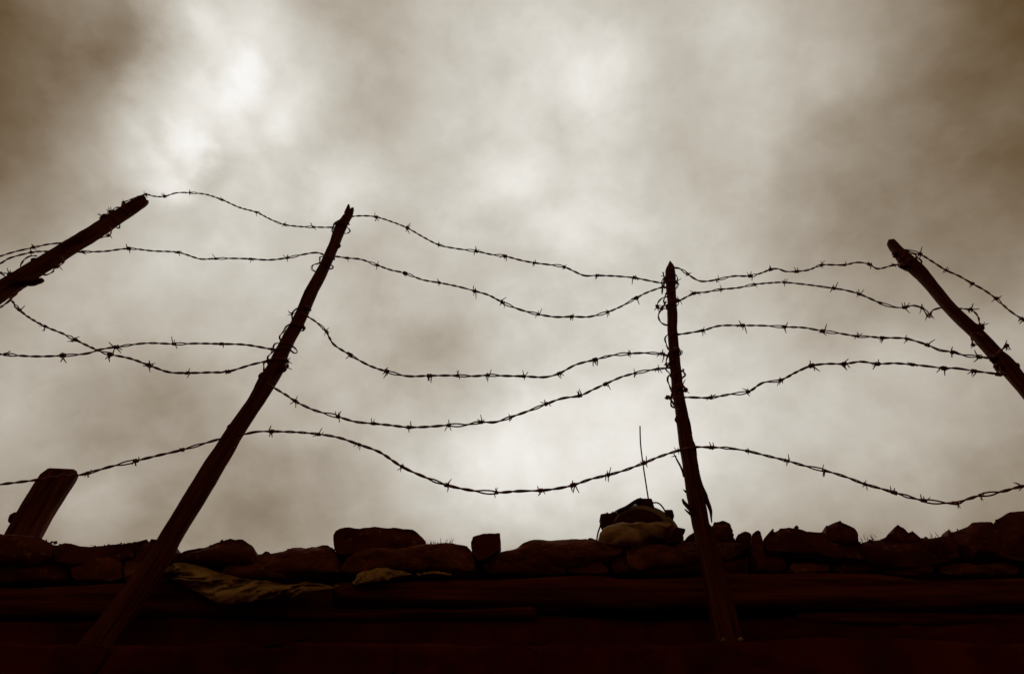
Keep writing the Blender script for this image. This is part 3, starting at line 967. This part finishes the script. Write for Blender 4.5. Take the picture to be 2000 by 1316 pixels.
span("fourth wire in the right bay, rising in a hump from the pointed post",
     [(1305, 776, b), (1322, 776), (1345, 776), (1388, 777, b), (1424, 771), (1461, 764, b), (1490, 748), (1524, 741, b), (1556, 726), (1585, 715, b), (1617, 711), (1649, 709, b), (1682, 705), (1714, 709, b), (1748, 711), (1783, 713, b), (1814, 714), (1844, 720, b), (1868, 719), (1902, 725, b), (1950, 730, b), (1966, 732)], .975, .985, 17)
span("lowest wire in the right bay, sagging to the right towards the wall top",
     [(1345, 875), (1358, 873), (1390, 872, b), (1424, 875), (1460, 881, b), (1498, 890), (1537, 900, b), (1573, 910), (1609, 919, b), (1650, 932), (1689, 944, b), (1718, 954), (1747, 963, b), (1775, 971), (1803, 977, b), (1835, 980), (1868, 982, b), (1892, 974), (1916, 966, b), (1955, 961), (1995, 950, b), (2060, 936), (2140, 926, b), (2240, 922, b), (2350, 926, b), (2450, 938)], .98, .99, 18)
span("wire falling away right from the top of the knobbly post to the picture's edge",
     [(1768, 487), (1780, 490), (1797, 497, b), (1822, 511), (1847, 526, b), (1873, 539), (1899, 553, b), (1922, 567), (1946, 584, b), (1972, 608), (1998, 624, b), (2060, 650), (2140, 676, b), (2240, 698, b), (2340, 708, b), (2450, 706)], .985, 1.0, 19)


# ------------------------------------------------------------------ loops of wire wound round the posts
def coil(label, po, y0, y1, turns, seed, nb, gap=0.002, bulge=0.006, a0=0.0):
    """wound round the post between photo heights y0 and y1 (fractions along the post)"""
    r = random.Random(seed)
    n = int(turns * 14)
    P = []
    last = len(po.P) - 1
    for i in range(n + 1):
        t = i / n
        f = (y0 + (y1 - y0) * t + 0.004 * noise.noise(Vector((t * 6, seed, 0))))
        k = min(last, max(0, f * last))
        i0 = int(k)
        c = po.P[i0].lerp(po.P[min(last, i0 + 1)], k - i0)
        tv = (po.P[min(last, i0 + 2)] - po.P[max(0, i0 - 2)]).normalized()
        u = Vector((1, 0, 0)) - tv * tv.x
        u.normalize()
        v = tv.cross(u)
        a = a0 + 2 * math.pi * turns * t
        R = po.R[i0] + RS * 2 + gap + bulge * max(0, noise.noise(Vector((math.cos(a) * .9 + seed, math.sin(a) * .9, t * 4)))) * 2
        tilt = 0.35 * po.R[i0] * math.sin(a + seed)
        P.append(c + (u * math.cos(a) + v * math.sin(a)) * R + tv * tilt)
    bi = sorted(r.sample(range(1, n), nb))
    return wire("wire_coil", label, P, bi, "loops of barbed wire wound round the posts", cat="wire coil", open_amp=0.5, thin=0.8, bs=0.95)


def frac(po, px, py):
    p = at(px, py, 1.0)
    return min(range(len(po.P)), key=lambda i: (po.P[i] - p).length) / (len(po.P) - 1)


def loops(label, ctrl):
    P = [at(c[0], c[1], c[2]) for c in ctrl]
    B = [i for i, c in enumerate(ctrl) if len(c) > 3]
    return wire("wire_coil", label, P, B, "loops of barbed wire wound round the posts", cat="wire coil", open_amp=0.4, thin=0.85)


coil("barbed wire wound round the blunt left post near its top", P1, frac(P1, 240, 417), frac(P1, 205, 441), 1.6, 3, 3, bulge=.004)
loops("wire end bent over the tip of the blunt left post", [(205, 424, .995), (215, 413, .99, b), (228, 411, .985), (236, 406, .98), (241, 396, .985, b), (252, 391, .985), (268, 385, .985), (274, 384, .99)])
loops("loose hook of wire hanging below the blunt post near its top", [(194, 465, .985), (203, 463, .982), (212, 460, .98, b), (217, 455, .985), (217, 449, .99), (212, 440, 1.0)])
loops("loose double loop of wire under the middle of the blunt left post", [(118, 500, .97), (125, 509, .975), (121, 516, .98), (112, 521, .98, b), (106, 525, .98), (104, 530, .98), (96, 535, .98), (87, 537, .985), (76, 534, .995)])
loops("arched loop of wire standing off above the blunt left post", [(72, 500, .985), (60, 500, .985), (50, 505, .985), (43, 513, .985), (40, 521, .99), (44, 528, 1.0)])
loops("tangled wire end at the left edge above the blunt post", [(-30, 520, 1.0), (-8, 530, .99), (2, 533, .985, b), (8, 538, .98), (12, 541, .98), (19, 535, .98, b), (30, 531, .985), (40, 532, .97)])

coil("tight loop of wire knotted just below the split top of the post", P2, frac(P2, 667, 441), frac(P2, 664, 450), 1.8, 11, 3, bulge=.009)
coil("wire loops wound round the split-top post at the second wire", P2, frac(P2, 640, 508), frac(P2, 630, 528), 1.8, 13, 3, bulge=.015)
coil("long loose winding of wire round the middle of the split-top post", P2, frac(P2, 592, 606), frac(P2, 548, 692), 2.4, 15, 6, bulge=.014)
coil("wire tied round the split-top post at the lower left wires", P2, frac(P2, 548, 688), frac(P2, 534, 722), 1.6, 17, 4, bulge=.008)

coil("loops of wire wound round the pointed tip of the splintered post", P3, frac(P3, 1309, 535), frac(P3, 1311, 562), 2.0, 21, 3, bulge=.010, a0=3.0)
loops("large slack loop of wire standing off left of the pointed post", [(1310, 580, .985), (1300, 580, .985), (1291, 584, .985), (1285, 592, .985), (1284, 599, .985, b), (1290, 602, .985), (1296, 597, .985), (1301, 589, .985)])
loops("bowed wire loop below the large slack loop on the pointed post", [(1298, 595, .99), (1293, 603, .985, b), (1288, 610, .985), (1286, 619, .985), (1290, 628, .985), (1296, 633, .985), (1304, 635, .98), (1316, 634, .978)])
coil("wire wound round the pointed post at the second right-hand wire", P3, frac(P3, 1312, 578), frac(P3, 1313, 600), 1.2, 23, 2, bulge=.007, a0=1.0)
coil("long straggling winding of wire down the middle of the pointed post", P3, frac(P3, 1314, 655), frac(P3, 1320, 725), 2.0, 27, 2, bulge=.008, a0=.6)
coil("tangled wire winding at the fourth wires on the pointed post", P3, frac(P3, 1319, 712), frac(P3, 1326, 782), 2.4, 29, 5, bulge=.011, a0=2.0)
loops("short wire tail hanging left of the pointed post below the tangle", [(1308, 776, .98), (1312, 783, .985), (1318, 792, .985), (1328, 800, .98)])

coil("wire wrapped round the knobbly right post below its top", P4, frac(P4, 1768, 506), frac(P4, 1785, 520), 1.5, 33, 1, bulge=.003)
loops("curled wire end arching off the knobbly post's right side", [(1862, 602, .975), (1880, 603, .98), (1896, 605, .985, b), (1905, 611, .985), (1911, 620, .985), (1913, 630, .985), (1917, 637, .985, b), (1908, 640, .98)])
loops("hooked wire tip hanging off the left side of the knobbly post", [(1922, 655, .975), (1905, 650, .98), (1898, 658, .985), (1899, 666, .985), (1901, 674, .985, b), (1912, 672, .985)])

# ------------------------------------------------------------------ torn sheeting caught under the coping
def sheet(label, top, bot, seed, fold=0.02, nx=70, ny=18, Yt=WF - 0.005, Yb=WF - 0.03):
    def interp(pl, t):
        n = len(pl) - 1
        k = min(n - 1e-6, t * n)
        i = int(k)
        f = k - i
        f = f * f * (3 - 2 * f) * 0.5 + f * 0.5
        return (pl[i][0] + (pl[i + 1][0] - pl[i][0]) * f, pl[i][1] + (pl[i + 1][1] - pl[i][1]) * f)
    V, F = [], []
    for j in range(ny + 1):
        v = j / ny
        for i in range(nx + 1):
            u = i / nx
            a, c = interp(top, u), interp(bot, u)
            edge = math.sin(math.pi * v)
            wob = noise.noise(Vector((u * 14, v * 3, seed))) * 3.0 + noise.noise(Vector((u * 45, v * 5, seed + 1))) * 1.6
            x, y = a[0] + (c[0] - a[0]) * v + wob, a[1] + (c[1] - a[1]) * v + wob * (1 if j in (0, ny) else .4)
            q = u * 5.2 + v * 1.1 + 0.7 * noise.noise(Vector((u * 3, v * 2, seed + 9)))
            r1 = noise.noise(Vector((q, v * 0.55, seed + 4))) * 1.5
            r1 += 0.55 * (1 - abs(noise.noise(Vector((q * 1.6, v * 0.9 - u, seed + 2)))) * 3.4)
            r1 += 0.30 * (1 - abs(noise.noise(Vector((q * 3.1 + v * 2, v * 1.6 + u * 2, seed + 6)))) * 3.4)
            r2 = noise.fractal(Vector((u * 16 + v * 5, v * 2.5, seed)), 1, 2, 2)
            Y = Yt + (Yb - Yt) * math.sin(min(1, v * 1.15) * math.pi / 2) - fold * (r1 * 0.8 + r2 * 0.3) * (0.25 + 0.75 * edge)
            V.append(at(x, y, Y))
    for j in range(ny):
        for i in range(nx):
            a = j * (nx + 1) + i
            F.append((a, a + 1, a + nx + 2, a + nx + 1))
    o = mesh("torn_sheet", V, F, M_CLOTH)
    m = o.modifiers.new("thickness", 'SOLIDIFY')
    m.thickness = 0.0012
    m.offset = 0
    tag(o, label, "sheeting", "scraps of torn sheeting caught in the wall")
    return o


sheet("large crumpled yellowish sheet hanging beside the split-top post",
      [(320, 1116), (340, 1100), (362, 1099), (400, 1108), (440, 1122), (478, 1130), (520, 1134), (560, 1142), (600, 1136), (650, 1146)],
      [(318, 1120), (350, 1136), (392, 1158), (430, 1180), (470, 1178), (510, 1170), (545, 1166), (575, 1160), (610, 1156), (652, 1149)], 1, fold=0.038, nx=120, ny=26)
sheet("smaller flap of pale sheeting folded over the beam in the centre",
      [(690, 1138), (705, 1114), (730, 1106), (752, 1104), (766, 1112), (785, 1114), (802, 1120)],
      [(690, 1141), (710, 1138), (735, 1136), (755, 1132), (772, 1126), (788, 1123), (804, 1122)], 6, fold=0.012, nx=50, ny=12, Yt=WF - 0.008, Yb=WF - 0.03)
sheet("narrow strip of pale sheeting along the beam's top edge",
      [(815, 1121), (835, 1117), (850, 1115), (865, 1117), (882, 1121)],
      [(815, 1123), (835, 1120), (850, 1120), (866, 1122), (882, 1123)], 9, fold=0.004, nx=40, ny=5, Yt=WF - 0.015, Yb=WF - 0.025)
sheet("shredded scrap of sheeting trailing between the two larger pieces",
      [(575, 1160), (590, 1140), (600, 1146), (625, 1147), (645, 1146), (662, 1142)],
      [(565, 1168), (590, 1158), (605, 1156), (625, 1153), (645, 1150), (664, 1144)], 12, fold=0.008, nx=40, ny=6, Yt=WF - 0.03, Yb=WF - 0.04)


# ------------------------------------------------------------------ crumbs of earth and gravel along the wall top
def crumbs():
    r = random.Random(99)
    V, F = [], []
    sky = [(-90, 1040), (0, 1041), (85, 1050), (130, 1060), (190, 1062), (250, 1056), (310, 1051), (345, 1076), (400, 1066), (430, 1052), (480, 1054), (503, 1090), (530, 1079),
           (560, 1069), (632, 1061), (650, 1068), (835, 1066), (915, 1063), (985, 1073), (1010, 1066), (1036, 1054), (1090, 1058), (1172, 1055), (1180, 1060), (1330, 1060), (1440, 1062),
           (1490, 1052), (1509, 1031), (1580, 1034), (1612, 1036), (1682, 1054), (1725, 1049), (1800, 1046), (1850, 1043), (1862, 1031), (1896, 1022), (1940, 1017), (1946, 1011), (2080, 1003)]
    for i in range(len(sky) - 1):
        (xa, ya), (xb, yb) = sky[i], sky[i + 1]
        for k in range(max(1, int((xb - xa) / 9))):
            t = r.random()
            Y = WF + r.uniform(-.004, .04)
            p = at(xa + (xb - xa) * t, ya + (yb - ya) * t + r.uniform(3, 7), Y)
            sz = size(r.choice((1.2, 1.6, 2, 2.4, 3.2, 4.2)), p)
            b = len(V)
            dirs = [Vector((1, 0, 0)), Vector((-1, 0, 0)), Vector((0, 1, 0)), Vector((0, -1, 0)), Vector((0, 0, 1)), Vector((0, 0, -1))]
            ro = Matrix.Rotation(r.uniform(0, 6.3), 3, Vector((r.uniform(-1, 1), r.uniform(-1, 1), 1)).normalized())
            for d in dirs:
                V.append(p + ro @ d * sz * r.uniform(.6, 1.2))
            for f in ((0, 2, 4), (2, 1, 4), (1, 3, 4), (3, 0, 4), (2, 0, 5), (1, 2, 5), (3, 1, 5), (0, 3, 5)):
                F.append(tuple(b + q for q in f))
    o = mesh("gravel", V, F, M_STONE, smooth=False)
    o['kind'] = 'stuff'
    o['label'] = "crumbs of earth and gravel scattered along the wall top"
    o['category'] = "gravel"


crumbs()


# ------------------------------------------------------------------ grass
def tuft(label, px, py, wpx, hpx, nblades, seed):
    r = random.Random(seed)
    base = at(px, py, WF + 0.015)
    V, F = [], []
    for k in range(nblades):
        x = size(wpx, base) * r.uniform(-.5, .5)
        h = size(hpx, base) * r.uniform(.3, 1)
        y = r.uniform(-.012, .012)
        lean, ly = r.uniform(-.5, .5) * h, r.uniform(-.3, .3) * h
        w = 0.0007
        s0 = len(V)
        for i, t in enumerate((0, .4, .75, 1)):
            c = base + Vector((x + lean * t * t, y + ly * t * t, h * t - .003))
            ww = w * (1.2 - t)
            V += [c + Vector((-ww, 0, 0)), c + Vector((ww, 0, 0)), c + Vector((0, ww, 0))]
        for i in range(3):
            a = s0 + i * 3
            for q in range(3):
                F.append((a + q, a + (q + 1) % 3, a + 3 + (q + 1) % 3, a + 3 + q))
    o = mesh("grass_tuft", V, F, M_GRASS)
    return tag(o, label, "grass", "dry grass tufts on the wall top")


tuft("dry grass tuft against the right end of the long slab", 856, 1064, 56, 17, 46, 1)
tuft("sparse grass blades left of the pyramid-shaped stone", 1694, 1052, 26, 13, 14, 2)
tuft("few thin grass blades near the rising stones at right", 1838, 1045, 40, 14, 12, 3)
tuft("single wispy grass tuft left of the small dark chip", 1118, 1058, 12, 12, 5, 4)

# ------------------------------------------------------------------ dome with whip antenna behind the pale stone
DY = 1.19
cpt = at(1250, 1030, DY)
sup = [(cpt.x - .10, Z_CORE - .01), (cpt.x + .09, Z_CORE - .01), (cpt.x + .085, cpt.z - .03), (cpt.x - .085, cpt.z - .03)]
sid[0] += 1
rock_mesh(sup, DY - 0.035, 0.13, M_STONE, sid[0], parent=wall)
dome = thing("antenna_dome", "low dome with pale rim and thin upright antenna behind the pale stone", "antenna unit", (cpt.x, DY, cpt.z - .02))
halfw = size(76, cpt)
top_z = at(1250, 988, DY - 0.01).z
zbase = cpt.z - 0.03


def revolve_dome(name, cx, cy, zb_, rx, ry, h, mat, parent, nseg=40, nr=14, lip=True):
    V, F = [], []
    prof = []
    if lip:
        prof += [(0.96, -0.10), (1.03, -0.06), (1.04, 0.0), (1.0, 0.04)]
    else:
        prof += [(1.0, -0.02)]
    for i in range(1, nr):
        a = math.pi / 2 * i / nr
        prof.append((math.cos(a) ** 0.8, math.sin(a)))
    for (r_, z_) in prof:
        for k in range(nseg):
            a = 2 * math.pi * k / nseg
            V.append((cx + rx * r_ * math.cos(a), cy + ry * r_ * math.sin(a), zb_ + h * z_))
    V.append((cx, cy, zb_ + h))
    m = len(prof)
    for i in range(m - 1):
        for k in range(nseg):
            a, c = i * nseg + k, i * nseg + (k + 1) % nseg
            F.append((a, c, c + nseg, a + nseg))
    t = len(V) - 1
    for k in range(nseg):
        F.append(((m - 1) * nseg + k, (m - 1) * nseg + (k + 1) % nseg, t))
    F.append(tuple(reversed(range(nseg))))
    return mesh(name, V, F, mat, parent)


revolve_dome("shell", cpt.x, DY, zbase, halfw, 0.055, top_z - zbase, M_SHELL, dome)
# dark visor plate on the front of the shell
plate = []
for i in range(25):
    t = i / 24
    plate.append((1194 + (1304 - 1194) * t, 1029 - 35 * math.sin(math.pi * t) ** 0.7))
plate += [(1299, 1033), (1198, 1036)]
rock_mesh(px_outline(plate, DY - .052), DY - .055, 0.03, M_DARK, 77, n=60, bulge=0.05, rough=0.0006, parent=dome, name="visor")


def bevel_box(name, px0, px1, py0, py1, Y, dep, parent, mat=M_DARK, slant=0):
    p0, p1 = at(px0, py1, Y), at(px1, py0, Y)
    bm = bmesh.new()
    bmesh.ops.create_cube(bm, size=1)
    for v in bm.verts:
        v.co = Vector((v.co.x * (p1.x - p0.x) * (1 - slant * (v.co.z + .5)), v.co.y * dep, v.co.z * (p1.z - p0.z)))
    bmesh.ops.bevel(bm, geom=bm.edges[:], offset=0.0018, segments=2, affect='EDGES')
    c = (p0 + p1) / 2
    V = [v.co + c + Vector((0, dep / 2, 0)) for v in bm.verts]
    F = [[v.index for v in f.verts] for f in bm.faces]
    bm.free()
    return mesh(name, V, F, mat, parent)


bevel_box("antenna_mount", 1246, 1275, 972, 996, DY - .035, .03, dome, slant=.1)
rock_mesh(px_outline([(1172, 1006), (1174, 1002), (1186, 999), (1191, 1001), (1195, 998), (1202, 997), (1205, 1004), (1198, 1014), (1192, 1030), (1182, 1034), (1173, 1018)], DY - .035),
          DY - .035, .03, M_DARK, 78, n=48, bulge=0.08, rough=0.0015, parent=dome, name="side_block")
bevel_box("side_block", 1302, 1314, 994, 1008, DY - .03, .02, dome)


def rod(name, ctrl, w, parent):
    P = [at(x, y, Y) for x, y, Y in ctrl]
    Q, _ = catmull(P, .005)
    v, f = tube_data(Q, [size(w, Q[0]) * .5] * len(Q), 8)
    return mesh(name, v, f, M_DARK, parent)


rod("antenna", [(1268, 982, DY - .02), (1266, 972, DY - .02), (1261, 940, DY - .02), (1255, 900, DY - .02), (1251, 865, DY - .02), (1250, 832, DY - .02)], 2.9, dome)
rod("ridge_strap", [(1206, 1000, DY - .045), (1225, 990, DY - .045), (1240, 980, DY - .04), (1252, 975, DY - .035)], 8, dome)
rod("cable", [(1272, 982, DY - .04), (1282, 981, DY - .045), (1290, 985, DY - .05), (1298, 996, DY - .055), (1302, 1008, DY - .058)], 3, dome)
rod("cable", [(1174, 1018, DY - .03), (1172, 1028, DY - .035), (1168, 1040, DY - .04), (1165, 1058, DY - .045)], 3, dome)
